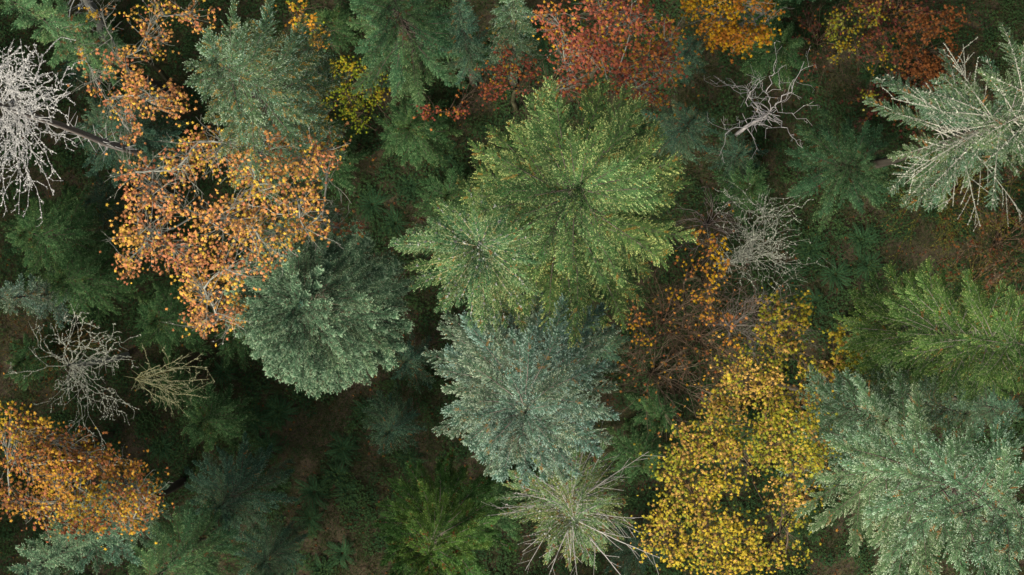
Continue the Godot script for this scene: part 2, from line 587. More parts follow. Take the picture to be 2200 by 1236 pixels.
func make_kinds() -> void:
	KINDS.golden = species(Color(0.026, 0.064, 0.022), Color(0.062, 0.112, 0.038), Color(0.23, 0.275, 0.115), {"wide": 1.2, "pale": 0.36, "fleck": 0.014, "dead": 0.03, "dead_color": Color(0.15, 0.095, 0.022)})
	KINDS.hemlock = species(Color(0.024, 0.058, 0.024), Color(0.052, 0.098, 0.04), Color(0.17, 0.22, 0.115), {"wood": Color(0.19, 0.18, 0.1), "fleck": 0.006, "wide": 0.85, "lichen": 8.0})
	KINDS.blue = species(Color(0.028, 0.058, 0.038), Color(0.062, 0.104, 0.072), Color(0.2, 0.265, 0.215), {"fleck": 0.012, "dead": 0.03, "pale": 0.48, "wide": 1.12, "dead_color": Color(0.13, 0.08, 0.028), "bl": 0.07, "wood": Color(0.1, 0.085, 0.075)})
	KINDS.sage = species(Color(0.03, 0.07, 0.042), Color(0.062, 0.118, 0.072), Color(0.185, 0.265, 0.185), {"fleck": 0.012, "dead": 0.03, "fluff": 0.75, "wide": 1.15, "pale": 0.4, "dead_color": Color(0.07, 0.04, 0.025), "droop": 0.14, "bare": 0.2})
	KINDS.sagefir = species(Color(0.03, 0.062, 0.03), Color(0.066, 0.108, 0.054), Color(0.2, 0.26, 0.19), {"fleck": 0.025, "dead": 0.05, "pale": 0.35, "dead_color": Color(0.17, 0.105, 0.024), "bl": 0.066})
	KINDS.dark = species(Color(0.022, 0.056, 0.021), Color(0.048, 0.096, 0.036), Color(0.12, 0.185, 0.08), {"fleck": 0.012, "bl": 0.085, "bw": 0.026, "fluff": 0.15, "dead_color": Color(0.09, 0.03, 0.013)})
	KINDS.deep = species(Color(0.024, 0.06, 0.026), Color(0.05, 0.1, 0.044), Color(0.13, 0.2, 0.1), {"fleck": 0.01, "bl": 0.085, "fluff": 0.15, "dead_color": Color(0.09, 0.035, 0.015)})
	KINDS.teal = species(Color(0.024, 0.056, 0.034), Color(0.05, 0.096, 0.06), Color(0.13, 0.195, 0.135), {"fleck": 0.006})
	KINDS.gaunt = species(Color(0.045, 0.082, 0.032), Color(0.08, 0.122, 0.05), Color(0.2, 0.235, 0.12), {"fleck": 0.05, "dead_color": Color(0.11, 0.05, 0.022), "wide": 0.7, "wood": Color(0.2, 0.185, 0.175), "gap": 0.12, "lichen": 8.0, "droop": 0.2})
	KINDS.cedar = species(Color(0.026, 0.064, 0.016), Color(0.054, 0.106, 0.028), Color(0.12, 0.195, 0.065), {"fleck": 0.012, "wide": 0.9, "open": 52.0, "dead_color": Color(0.11, 0.035, 0.015), "bl": 0.1, "bw": 0.03, "droop": 0.06, "fluff": 0.2, "pale": 0.22, "wood": Color(0.12, 0.1, 0.09)})
	KINDS.moss = species(Color(0.026, 0.062, 0.016), Color(0.06, 0.11, 0.028), Color(0.19, 0.24, 0.09), {"fleck": 0.006, "wide": 1.05, "wood": Color(0.12, 0.11, 0.09)})
	KINDS.frosted = species(Color(0.036, 0.074, 0.033), Color(0.076, 0.126, 0.062), Color(0.25, 0.3, 0.21), {"fleck": 0.006, "pale": 0.42, "fluff": 0.55, "wide": 1.15, "bare": 0.22})
	KINDS.lichened = species(Color(0.03, 0.064, 0.03), Color(0.06, 0.1, 0.05), Color(0.15, 0.19, 0.14), {"fleck": 0.01, "wide": 1.05, "lichen": 16.0, "lichen_color": Color(0.26, 0.27, 0.22), "wood": Color(0.2, 0.19, 0.165), "gap": 0.1, "fluff": 0.45})

func make_materials() -> void:
	leaf_mat = StandardMaterial3D.new()
	leaf_mat.vertex_color_use_as_albedo = true
	leaf_mat.roughness = 0.62
	leaf_mat.metallic_specular = 0.12
	leaf_mat.backlight = Color(0.5, 0.5, 0.5)
	leaf_mat.cull_mode = BaseMaterial3D.CULL_DISABLED
	needle_mat = StandardMaterial3D.new()
	needle_mat.vertex_color_use_as_albedo = true
	needle_mat.roughness = 0.7
	needle_mat.metallic_specular = 0.05
	needle_mat.backlight = Color(0.2, 0.2, 0.2)
	needle_mat.cull_mode = BaseMaterial3D.CULL_DISABLED
	bark_mat = StandardMaterial3D.new()
	bark_mat.vertex_color_use_as_albedo = true
	bark_mat.roughness = 0.95
	bark_mat.metallic_specular = 0.08
	bark_mat.cull_mode = BaseMaterial3D.CULL_DISABLED
	var nt := NoiseTexture2D.new()
	nt.width = 256
	nt.height = 256
	nt.seamless = true
	nt.as_normal_map = true
	nt.bump_strength = 6.0
	var fn := FastNoiseLite.new()
	fn.seed = 4
	fn.frequency = 0.06
	nt.noise = fn
	bark_mat.normal_enabled = true
	bark_mat.normal_texture = nt
	bark_mat.uv1_triplanar = true
	bark_mat.uv1_scale = Vector3(5, 1.4, 5)

func litter_material(ramp: Array, seed_: int, scale_: float) -> StandardMaterial3D:
	var m := StandardMaterial3D.new()
	var g := Gradient.new()
	g.offsets = PackedFloat32Array([0.0, 0.4, 0.55, 0.72, 1.0])
	g.colors = PackedColorArray(ramp)
	var fn := FastNoiseLite.new()
	fn.seed = seed_
	fn.noise_type = FastNoiseLite.TYPE_CELLULAR
	fn.cellular_return_type = FastNoiseLite.RETURN_CELL_VALUE
	fn.frequency = 0.035
	fn.fractal_octaves = 3
	var nt := NoiseTexture2D.new()
	nt.width = 1024
	nt.height = 1024
	nt.seamless = true
	nt.noise = fn
	nt.color_ramp = g
	m.albedo_texture = nt
	var bt := NoiseTexture2D.new()
	bt.width = 1024
	bt.height = 1024
	bt.seamless = true
	bt.noise = fn
	bt.as_normal_map = true
	bt.bump_strength = 5.0
	m.normal_enabled = true
	m.normal_texture = bt
	m.roughness = 0.95
	m.metallic_specular = 0.04
	m.uv1_triplanar = true
	m.uv1_world_triplanar = true
	m.uv1_scale = Vector3(scale_, scale_, scale_)
	return m

func srgb(c: Color) -> Color:
	return c.linear_to_srgb()

# ---------------------------------------------------------------- the scene
func _ready() -> void:
	var cam := Camera3D.new()
	cam.name = "camera"
	cam.position = Vector3(0, CAM_H, 0)
	cam.rotation_degrees = Vector3(-90, 0, 0)
	cam.fov = rad_to_deg(2.0 * atan(1236.0 / PPM / 2.0 / CAM_H))
	cam.near = 0.5
	cam.far = 600.0
	add_child(cam)
	cam.current = true
	var env := Environment.new()
	env.background_mode = Environment.BG_SKY
	var sm := ProceduralSkyMaterial.new()
	sm.sky_top_color = Color(0.72, 0.77, 0.83)
	sm.sky_horizon_color = Color(0.96, 0.96, 0.95)
	sm.sky_curve = 0.5
	sm.ground_bottom_color = Color(0.04, 0.045, 0.04)
	sm.ground_horizon_color = Color(0.3, 0.32, 0.33)
	sm.ground_curve = 0.05
	sm.sun_angle_max = 1.0
	var sky := Sky.new()
	sky.sky_material = sm
	env.sky = sky
	env.background_energy_multiplier = 0.24
	env.tonemap_mode = Environment.TONE_MAPPER_LINEAR
	env.tonemap_exposure = 3.25
	env.sdfgi_enabled = true
	env.ssao_enabled = true
	env.ssil_enabled = true
	var we := WorldEnvironment.new()
	we.name = "environment"
	we.environment = env
	add_child(we)
	var sun := DirectionalLight3D.new()
	sun.name = "sun"
	sun.light_energy = 1.3
	sun.light_color = Color(1.0, 0.97, 0.9)
	sun.light_angular_distance = 32.0
	sun.shadow_enabled = true
	sun.rotation_degrees = Vector3(-43, -40, 0)
	add_child(sun)

	ground_noise.seed = 11
	ground_noise.frequency = 0.035
	ground_noise.fractal_octaves = 2
	make_materials()
	make_kinds()
	build_ground()
	build_conifers()
	build_maples()
	build_bare()
	build_ferns()
	build_litter()
	build_wood_around()

func sheet(called: String, cells_x: int, cells_z: int, at: Callable, mat: Material, parent: Node3D = self) -> MeshInstance3D:
	var st := SurfaceTool.new()
	st.begin(Mesh.PRIMITIVE_TRIANGLES)
	for j in cells_z + 1:
		for i in cells_x + 1:
			st.add_vertex((at as Callable).call(i, j))
	for j in cells_z:
		for i in cells_x:
			var a := j * (cells_x + 1) + i
			for k in [a, a + 1, a + cells_x + 1, a + 1, a + cells_x + 2, a + cells_x + 1]:
				st.add_index(k)
	st.generate_normals()
	st.set_material(mat)
	var o := MeshInstance3D.new()
	o.name = called
	o.mesh = st.commit()
	parent.add_child(o, true)
	return o

func build_ground() -> void:
	var lm := litter_material([srgb(Color(0.035, 0.029, 0.023)), srgb(Color(0.05, 0.039, 0.029)), srgb(Color(0.07, 0.05, 0.035)), srgb(Color(0.045, 0.054, 0.026)), srgb(Color(0.12, 0.062, 0.034))], 5, 0.35)
	var g := sheet("ground", 150, 150, func(i, j):
		var x: float = (i - 75) * 2.0
		var z: float = (j - 75) * 2.0
		return Vector3(x, gy(x, z), z), lm)
	tag(g, "dark forest floor of brown leaf litter seen between the trees", "forest floor", "", "structure")
	var pm := litter_material([srgb(Color(0.042, 0.033, 0.026)), srgb(Color(0.056, 0.042, 0.031)), srgb(Color(0.075, 0.054, 0.038)), srgb(Color(0.05, 0.052, 0.028)), srgb(Color(0.13, 0.07, 0.04))], 9, 0.6)
	var way := [Vector2(860, 700), Vector2(790, 790), Vector2(728, 880), Vector2(700, 930), Vector2(668, 990), Vector2(650, 1050), Vector2(690, 1110), Vector2(745, 1170), Vector2(780, 1260)]
	rng.seed = 31
	var edge := []
	for i in 81:
		edge.append([r(0.8, 1.25), r(0.8, 1.25)])
	var p := sheet("path", 4, 80, func(i, j):
		var t: float = j / 80.0 * 7.999
		var a: Vector2 = way[int(t)].lerp(way[int(t) + 1], t - int(t))
		var d: Vector2 = (way[int(t) + 1] - way[int(t)]).normalized()
		var s: float = (i - 2) / 2.0
		var w: float = 24.0 * (edge[j][0] if s < 0 else edge[j][1])
		var q := spot(a.x - d.y * s * w, a.y + d.x * s * w, 0)
		return Vector3(q.x, gy(q.x, q.z) + (0.035 if absf(s) < 0.9 else 0.0), q.z), pm)
	tag(p, "reddish brown earth trail winding between sword ferns below the round sage tree", "trail", "", "structure")

func build_conifers() -> void:
	var G := "conifers of the forest canopy"
	var U := "dark young conifers under the canopy"
	conifer("golden_fir", "largest conifer, yellow green crown in the centre of the forest", G, 1250, 395, 19, 8.0, 4.4, 235, "golden", {"power": 0.56, "mods": [1.22, 1.1, 1.06, 0.9, 0.95, 0.95, 1.12, 1.1], "uneven": 0.45})
	conifer("pale_hemlock", "light green hemlock with pale radiating branches beside the largest conifer", G, 1030, 525, 18.5, 10.0, 2.65, 150, "hemlock", {"power": 0.55, "mods": [0.9, 1, 1, 1, 1.15, 0.95, 0.85, 0.9], "clump": 0.12})
	conifer("blue_fir", "silvery blue green fir just below the largest conifer", G, 1128, 888, 16.5, 8.5, 3.6, 200, "blue", {"power": 0.56, "uneven": 0.5, "clump": 0.1})
	conifer("gaunt_spruce", "sparse olive spruce with bare grey limbs showing like spokes", G, 1238, 1128, 11.5, 7.0, 2.85, 110, "gaunt", {"power": 0.72, "limbs": 20, "limb_reach": 1.05, "limb_at": 0.75, "clump": 0.16})
	conifer("round_sage_conifer", "round domed sage green conifer between the orange maple and the blue fir", G, 640, 655, 13.2, 9.8, 2.5, 560, "sage", {"dome": true, "uneven": 0.9})
	conifer("grey_green_fir", "grey green fir right of the sparse orange maple at the top edge", G, 462, 128, 17, 9.5, 2.85, 190, "sagefir", {"power": 0.56, "mods": [0.8, 1.0, 1.2, 0.95, 0.85, 1.0, 1.4, 1.2]})
	conifer("corner_fir", "mid green fir filling the top left corner", G, 10, -5, 13.5, 6.5, 1.7, 90, "deep", {"taper": 0.5})
	conifer("shaded_fir", "shaded blue green fir between the bare grey snag and the orange maple", G, 200, 270, 6, 1.5, 2.6, 110, "teal")
	conifer("drooping_hemlock", "dark green hemlock cut by the top edge with long hanging fronds", G, 840, -15, 10, 3.0, 3.1, 120, "deep", {"power": 0.7, "tilt_low": -14})
	conifer("top_edge_fir", "blue grey fir tip at the top edge left of the red maple", G, 1105, -60, 14, 4, 1.15, 70, "sagefir")
	conifer("top_edge_fir", "dull green fir at the top edge right of the drooping hemlock", G, 985, 5, 11.5, 3, 1.0, 70, "teal")
	conifer("lichened_spruce", "pale spruce with lichen hung boughs reaching in from the upper right edge", G, 2370, 190, 17, 8.5, 3.1, 105, "lichened", {"power": 0.58, "uneven": 0.4, "taper": 0.3, "mods": [1, 1, 1.2, 1.35, 0.85, 1.3, 1.3, 1], "clump": 0.15, "limbs": 14, "limb_reach": 1.0, "limb_at": 0.5, "limb_tufts": 40.0, "limb_color": [Color(0.17, 0.17, 0.14), Color(0.26, 0.26, 0.22)]})
	conifer("bright_hemlock", "bright mossy green conifer on the right edge above the frosted spruce", G, 2230, 745, 15, 4, 3.3, 280, "moss", {"power": 0.55, "taper": 0.5, "clump": 0.12})
	conifer("frosted_spruce", "huge frosted blue green spruce with fingered boughs in the bottom right corner", G, 2215, 1120, 18, 7.5, 3.7, 165, "frosted", {"power": 0.58, "uneven": 0.42, "taper": 0.35, "mods": [1.1, 1.35, 1.5, 1.2, 1.0, 1.0, 1.0, 1.0]})
	conifer("frosted_fir", "smaller frosted fir at the upper left flank of the huge frosted spruce", G, 1905, 905, 12, 6.5, 1.7, 80, "frosted", {"power": 0.7})
	conifer("frosted_fir", "smaller frosted fir between the bright mossy conifer and the huge frosted spruce", G, 2075, 890, 13, 7, 1.5, 80, "sagefir", {"power": 0.7})
	conifer("shaded_cypress", "dusky teal conifer behind the red maple, right of the largest conifer", U, 1490, 255, 5.5, 1, 1.75, 90, "teal")
	conifer("shaded_cypress", "small dusky teal conifer between the red and the yellow maple", U, 1495, 90, 5, 1, 1.1, 55, "teal")
	conifer("star_conifer", "dark star shaped young conifer right of the white bare tree", U, 1850, 345, 3.6, 0.9, 2.75, 84, "deep", {"power": 0.8, "tilt_low": 2})
	conifer("edge_conifer", "dark blue conifer on the right edge above the frosted spruce boughs", U, 2190, 890, 6, 2, 1.5, 60, "teal")
	conifer("bright_cedar", "bright green cedar with upright sprays at the bottom edge", G, 918, 1200, 8.2, 2.0, 3.2, 190, "cedar", {"power": 0.75, "tilt_low": 22})
	conifer("bottom_edge_fir", "grey green fir at the bottom left corner", G, 50, 1235, 13, 4, 2.0, 110, "sage", {"power": 0.6, "taper": 0.5})
	conifer("bottom_edge_fir", "olive green fir at the bottom edge right of the corner fir", G, 290, 1275, 10, 3, 2.1, 130, "deep", {"power": 0.6, "taper": 0.4})
	conifer("dim_fir", "dim dark green fir below the orange and gold maple", U, 470, 1090, 3.8, 0.8, 2.6, 100, "teal")
	conifer("dim_fir", "dim fir at the bottom edge left of the trail", U, 560, 1215, 3.2, 0.6, 2.0, 70, "teal")
	conifer("dim_fir", "small dim fir between the trail and the blue fir", U, 835, 930, 3.2, 0.5, 1.6, 70, "teal")
	conifer("shaded_cedar", "dark green cedar at the left edge below the bare grey snag", U, 50, 500, 5.5, 1.5, 2.5, 100, "dark")
	conifer("shaded_cedar", "dark green cedar left of the lower tip of the orange maple", U, 130, 600, 4.2, 1, 2.3, 90, "dark")
	conifer("shaded_cedar", "dark green cedar under the lower tip of the orange maple", U, 330, 690, 3.4, 0.6, 2.0, 80, "dark")
	conifer("shaded_cedar", "dark green cedar between the mossy bare tree and the round sage conifer", U, 430, 910, 2.8, 0.4, 1.7, 70, "dark")
	conifer("silver_tip_fir", "silvery fir tip poking in at the left edge", G, -30, 640, 7, 1.5, 1.15, 60, "blue")
	conifer("shaded_cedar", "dark cedar in the deep gap left of the largest conifer", U, 880, 270, 2.6, 0.4, 2.1, 80, "dark")
	conifer("shaded_cedar", "dark cedar above the black gap right of the orange maple", U, 700, 340, 2.4, 0.3, 1.7, 60, "dark")
	conifer("shaded_cedar", "dark feathery cedar under the yellow maple at the top edge", U, 1690, 90, 3, 0.4, 1.8, 70, "dark")
	conifer("shaded_cypress", "teal conifer wedged between the largest conifer and the blue fir", U, 1290, 745, 6, 2, 1.6, 70, "teal")
	conifer("shaded_cedar", "low cedar sapling between the gaunt spruce and the yellow maple", U, 1380, 990, 2.4, 0.3, 1.6, 60, "dark")
	conifer("shaded_cedar", "low mossy cedar sapling in the gap right of the yellow maple", U, 1790, 950, 2.6, 0.3, 1.6, 60, "moss")

	for w in [["dark cedar sapling in the black gap beside the left flank of the largest conifer", 960, 420], ["dark cedar sapling behind the top of the orange maple", 640, 250], ["dark cedar sapling at the top edge beside the orange sapling", 700, 40],
			["dark cedar sapling below the white bare tree", 1620, 400], ["dark cedar sapling under the sparse orange maple", 310, 330], ["dark cedar sapling right of the grey snag tips", 190, 430], ["dark cedar sapling left of the round sage conifer", 500, 720],
			["dark cedar sapling above the trail between round sage conifer and blue fir", 870, 780], ["dark cedar sapling in the gap under the mossy bare tree", 360, 830], ["dark cedar sapling at the left edge above the gold maple", 40, 780], ["dark cedar sapling behind the small orange maple", 1090, 90],
			["dark cedar sapling between the gaunt spruce and the bright cedar", 1060, 1110], ["dark cedar sapling under the lemon maple heads", 1600, 940], ["dark cedar sapling in the gap of the lemon maple", 1740, 1130], ["dark cedar sapling at the bottom edge between lemon maple and gaunt spruce", 1370, 1190],
			["dark cedar sapling below the shaded teal conifer", 1590, 330], ["dark cedar sapling under the vine maples", 1420, 900], ["dark cedar sapling at the top edge right of the yellow maple", 1660, 5], ["dark cedar sapling in the corner beside the grey leaning trunk", 150, 130]]:
		conifer("cedar_sapling", w[0], "dark cedar saplings in the gaps", w[1], w[2], 1.5 + fposmod(w[1] * 0.037, 1.2), 0.2, 1.3 + fposmod(w[2] * 0.013, 0.5), 46, "dark" if w[1] % 20 == 0 else "teal", {"power": 0.8, "tilt_low": 6})

func build_maples() -> void:
	var G := "autumn maples among the conifers"
	var pale := [Color(0.1, 0.1, 0.085), Color(0.2, 0.2, 0.175)]
	var brown := [Color(0.05, 0.035, 0.026), Color(0.1, 0.075, 0.055)]
	var peach := [Color(0.31, 0.15, 0.045), Color(0.33, 0.185, 0.04), Color(0.27, 0.115, 0.048), Color(0.32, 0.21, 0.03), Color(0.24, 0.09, 0.045), Color(0.18, 0.085, 0.035)]
	var rust := [Color(0.2, 0.06, 0.034), Color(0.17, 0.045, 0.03), Color(0.23, 0.085, 0.024), Color(0.24, 0.14, 0.014), Color(0.15, 0.04, 0.026)]
	var gold := [Color(0.23, 0.15, 0.014), Color(0.26, 0.14, 0.022), Color(0.18, 0.07, 0.024), Color(0.17, 0.06, 0.03), Color(0.23, 0.11, 0.02), Color(0.12, 0.05, 0.022)]
	var lemon := [Color(0.25, 0.18, 0.018), Color(0.22, 0.18, 0.02), Color(0.26, 0.155, 0.04), Color(0.11, 0.115, 0.014), Color(0.15, 0.085, 0.025), Color(0.15, 0.15, 0.016)]
	var lime := [Color(0.12, 0.15, 0.012), Color(0.16, 0.16, 0.014), Color(0.09, 0.12, 0.012), Color(0.22, 0.16, 0.015)]
	maple("orange_maple", "large orange maple with pale lichened limbs left of the centre", G, [500, 425, 8.5], [
		[430, 305, 13, 45, 22, 22], [570, 305, 13, 60, 22, 24], [660, 345, 13, 60, 40, 40], [715, 320, 12.6, 28, 30, 14], [390, 355, 13, 45, 45, 26], [295, 370, 12.5, 40, 28, 14],
		[330, 435, 13, 65, 50, 46], [300, 505, 12.7, 48, 38, 36], [278, 560, 12.4, 26, 40, 16], [385, 545, 13, 75, 48, 55], [465, 470, 13.4, 65, 50, 36], [560, 410, 13.4, 70, 50, 36], [525, 470, 13.2, 55, 40, 26],
		[640, 430, 13, 55, 45, 32], [655, 490, 12.7, 55, 22, 22], [560, 515, 13, 65, 45, 36], [505, 565, 13, 75, 38, 38], [440, 620, 12.7, 58, 38, 36], [465, 672, 12.4, 58, 30, 32],
		[425, 702, 12, 32, 14, 10], [515, 662, 12, 14, 34, 12], [728, 490, 11.5, 45, 12, 7], [545, 365, 13.3, 70, 35, 26], [460, 345, 13.2, 60, 30, 14]], peach, pale, {"girth": 0.16, "spray": 10, "tufts": 6.0, "thick": 0.036, "lift": 0.2, "few": 6, "many": 11, "loose": 0.22})
	maple("sparse_orange_maple", "sparse orange maple with thin radiating twigs near the top left", G, [238, 92, 7.5], [
		[320, 215, 10, 55, 35, 22], [370, 215, 9.6, 30, 35, 22], [285, 175, 10.4, 32, 25, 20], [250, 130, 10, 35, 25, 12], [330, 30, 10, 60, 30, 14], [420, 30, 10, 45, 30, 14], [215, 25, 9.5, 25, 15, 5],
		[145, 65, 9, 20, 12, 5], [240, 205, 9, 40, 30, 8], [280, 290, 9, 30, 15, 7], [290, 110, 10, 60, 35, 8], [170, 110, 8.6, 30, 30, 4], [200, 170, 8.6, 35, 30, 5], [255, 250, 8.6, 30, 20, 6], [340, 75, 10, 45, 30, 14]],
		peach, pale, {"spray": 6, "singles": 220, "thick": 0.026})
	maple("red_maple", "dense rust red and orange maple at the top edge above the largest conifer", G, [1310, 60, 7.5], [
		[1180, 30, 11, 30, 35, 26], [1215, 75, 11, 40, 30, 30], [1290, 20, 11.5, 55, 30, 44], [1285, 95, 11.6, 60, 40, 58], [1350, 50, 11.8, 55, 45, 54], [1430, 90, 11.2, 35, 50, 42], [1390, 130, 11.3, 50, 40, 48],
		[1250, 120, 11, 40, 32, 34], [1330, 150, 11, 50, 30, 36], [1440, 150, 11, 24, 35, 22], [1360, 190, 10.5, 55, 22, 30], [1410, 215, 10, 30, 14, 12], [1215, 135, 10.4, 30, 22, 14], [1370, 10, 11.2, 30, 25, 18],
		[1240, 170, 10, 40, 20, 14], [1195, 195, 9.6, 20, 14, 6]], rust, pale, {"leaf": 0.082, "few": 4, "many": 9, "lift": 0.0, "spray": 6, "loose": 0.22})
	maple("small_orange_maple", "small thin orange maple left of the red maple with one long side branch", G, [1110, 190, 4.2], [
		[1075, 160, 6.5, 35, 35, 22], [1130, 150, 6.5, 28, 25, 14], [1080, 100, 6.7, 22, 30, 8], [1050, 195, 6.1, 24, 20, 10], [985, 240, 5.5, 24, 12, 7], [920, 242, 5.5, 26, 10, 9], [1000, 200, 5.5, 16, 12, 2], [1100, 55, 6.0, 12, 10, 2], [1160, 200, 5.5, 30, 20, 10]],
		rust, brown, {"spray": 5, "singles": 150, "thick": 0.022})
	maple("yellow_maple", "golden yellow maple crossing the top edge right of the red maple", G, [1570, 30, 7], [
		[1500, 15, 11, 35, 18, 22], [1555, 25, 11, 35, 18, 16], [1540, 65, 11, 40, 22, 32], [1585, 80, 11, 45, 24, 38], [1630, 70, 10.8, 28, 30, 24], [1600, 0, 11, 40, 18, 20], [1655, 20, 10, 20, 20, 8], [1560, 95, 10.6, 40, 12, 14]],
		[Color(0.27, 0.16, 0.01), Color(0.28, 0.13, 0.012), Color(0.23, 0.085, 0.015)], pale, {"singles": 220, "spray": 4})
	maple("gold_maple", "orange and gold maple at the left edge near the bottom", G, [55, 1000, 7], [
		[30, 915, 11, 45, 35, 40], [90, 940, 11, 45, 35, 40], [150, 960, 11, 45, 35, 40], [60, 990, 11.3, 55, 35, 44], [130, 1020, 11.4, 60, 40, 56], [205, 990, 11, 45, 35, 42], [255, 1020, 10.8, 40, 30, 32],
		[20, 1070, 11, 35, 35, 32], [90, 1080, 11, 50, 30, 38], [170, 1075, 11.2, 55, 35, 50], [240, 1080, 11, 50, 35, 46], [310, 1070, 10.5, 35, 38, 34], [285, 1115, 10.2, 40, 20, 24], [200, 1120, 10.6, 45, 20, 26], [120, 1120, 10.6, 45, 16, 20], [305, 1000, 9.8, 15, 14, 5]],
		gold, pale, {"few": 5, "many": 11, "spray": 4, "loose": 0.24, "lift": -0.05})
	maple("lemon_maple", "big lemon yellow maple with rounded leafy heads near the bottom right", G, [1610, 1000, 6], [
		[1620, 820, 10.5, 65, 45, 60], [1560, 870, 10, 40, 30, 28], [1675, 860, 10, 40, 35, 28], [1510, 960, 10.8, 65, 40, 64], [1570, 960, 10.6, 30, 30, 22], [1450, 1010, 10.2, 40, 35, 34], [1690, 925, 11, 55, 38, 56], [1640, 975, 10.8, 45, 38, 40],
		[1720, 985, 10.6, 45, 35, 40], [1690, 1060, 10.4, 35, 35, 28], [1560, 1040, 10.4, 45, 30, 30], [1490, 1060, 10.2, 50, 35, 40], [1440, 1100, 9.8, 40, 40, 34], [1520, 1130, 10.2, 55, 40, 48], [1590, 1150, 10.6, 45, 35, 36],
		[1450, 1180, 9.6, 45, 35, 34], [1550, 1210, 10, 60, 30, 44], [1630, 1200, 10, 40, 30, 28], [1400, 1150, 9, 25, 40, 14], [1700, 1110, 9, 40, 30, 16], [1640, 910, 9.6, 35, 20, 12], [1740, 1060, 9, 25, 30, 10], [1560, 910, 9, 40, 18, 12], [1690, 1190, 8.5, 45, 30, 16], [1735, 905, 9.6, 30, 30, 14], [1765, 965, 9.4, 28, 30, 14], [1760, 1030, 9, 24, 30, 10], [1725, 850, 9, 30, 24, 9], [1640, 765, 9, 40, 20, 8], [1590, 780, 8.6, 35, 20, 6], [1530, 900, 8.6, 30, 24, 8]],
		lemon, brown, {"leaf": 0.08, "few": 7, "many": 12, "dome": 0.9, "spray": 3, "loose": 0.27})
	maple("amber_maple", "amber yellow vine maple left of the bright mossy conifer", G, [1730, 760, 4.5], [
		[1660, 665, 7, 28, 25, 14], [1730, 665, 7, 20, 28, 12], [1700, 700, 7.2, 30, 20, 12], [1690, 745, 7.2, 40, 20, 16], [1800, 740, 7, 30, 30, 16], [1830, 790, 7, 30, 30, 18], [1780, 800, 7, 35, 22, 16], [1740, 790, 7, 25, 18, 8], [1800, 870, 7, 40, 25, 16], [1760, 850, 6.6, 30, 20, 9], [1890, 850, 6, 30, 20, 12], [1650, 710, 6.6, 25, 20, 8]],
		lemon, brown, {"singles": 200, "leaf": 0.095, "spray": 5, "thick": 0.02})
	maple("amber_vine_maple", "scattered amber vine maple right of the largest conifer below the pale twiggy tree", G, [1510, 600, 4], [
		[1530, 530, 7, 32, 22, 16], [1500, 515, 7, 12, 25, 6], [1555, 560, 7, 20, 18, 10], [1540, 600, 7, 30, 22, 14], [1480, 575, 6.6, 25, 20, 8], [1520, 640, 6.6, 30, 18, 10], [1470, 630, 6.4, 30, 14, 6], [1560, 690, 6.4, 30, 16, 10], [1525, 680, 6.4, 20, 18, 8], [1580, 735, 6, 18, 16, 8], [1400, 730, 6, 30, 14, 7], [1365, 680, 6, 14, 30, 7], [1360, 700, 6, 14, 14, 4]],
		[Color(0.28, 0.17, 0.012), Color(0.28, 0.13, 0.02), Color(0.25, 0.1, 0.035)], brown, {"singles": 180, "leaf": 0.095, "spray": 7, "thick": 0.018, "few": 2, "many": 5})
	maple("hazel", "yellow green hazel in the dark gap left of the drooping hemlock", "", [765, 205, 2.5], [
		[745, 145, 3.7, 40, 24, 26], [740, 190, 3.6, 30, 22, 16], [800, 210, 3.4, 28, 22, 14], [760, 235, 3.4, 45, 22, 22], [820, 180, 3.2, 20, 30, 7], [700, 200, 3.2, 25, 40, 12], [770, 265, 3.2, 20, 12, 6]], lime, brown, {"singles": 150, "leaf": 0.075, "spray": 3, "thick": 0.016})
	maple("pale_vine_maple", "pale lemon green low shrub in the leaf litter near the top right", "", [1810, 110, 1.6], [
		[1795, 45, 3.2, 22, 14, 9], [1790, 75, 3, 18, 20, 9], [1812, 98, 3, 26, 12, 10], [1800, 128, 3, 12, 12, 4], [1860, 30, 3, 40, 22, 16], [1835, 65, 3, 20, 20, 6], [1865, 205, 2.6, 22, 16, 7], [1890, 130, 2.6, 25, 30, 6]],
		[Color(0.2, 0.19, 0.05), Color(0.15, 0.16, 0.02), Color(0.22, 0.15, 0.012)], brown, {"singles": 120, "leaf": 0.085, "few": 4, "many": 8, "spray": 2, "thick": 0.014})
	maple("brown_vine_maple", "dull rust brown shrub behind the tips of the lichened spruce", "", [1990, 150, 2], [
		[1975, 130, 4, 30, 30, 26], [2010, 160, 4, 30, 30, 26], [1990, 60, 4, 40, 30, 24], [2030, 110, 4, 25, 35, 20], [1950, 100, 3.6, 20, 25, 10], [2050, 40, 4, 30, 30, 14]],
		[Color(0.11, 0.04, 0.014), Color(0.13, 0.05, 0.016), Color(0.09, 0.032, 0.014)], brown, {"singles": 120, "leaf": 0.095, "spray": 1, "thick": 0.014})
	maple("orange_sapling", "slim orange and lime sapling right of the grey green fir at the top", "", [655, 120, 4], [
		[655, 52, 7, 25, 12, 12], [685, 80, 6.6, 14, 20, 10], [660, 232, 6.4, 22, 14, 10], [690, 255, 6, 14, 8, 4], [640, 15, 6.4, 20, 15, 5]], [Color(0.27, 0.13, 0.018), Color(0.24, 0.17, 0.014), Color(0.12, 0.14, 0.012)], brown, {"singles": 80, "leaf": 0.1, "spray": 4, "thick": 0.014})

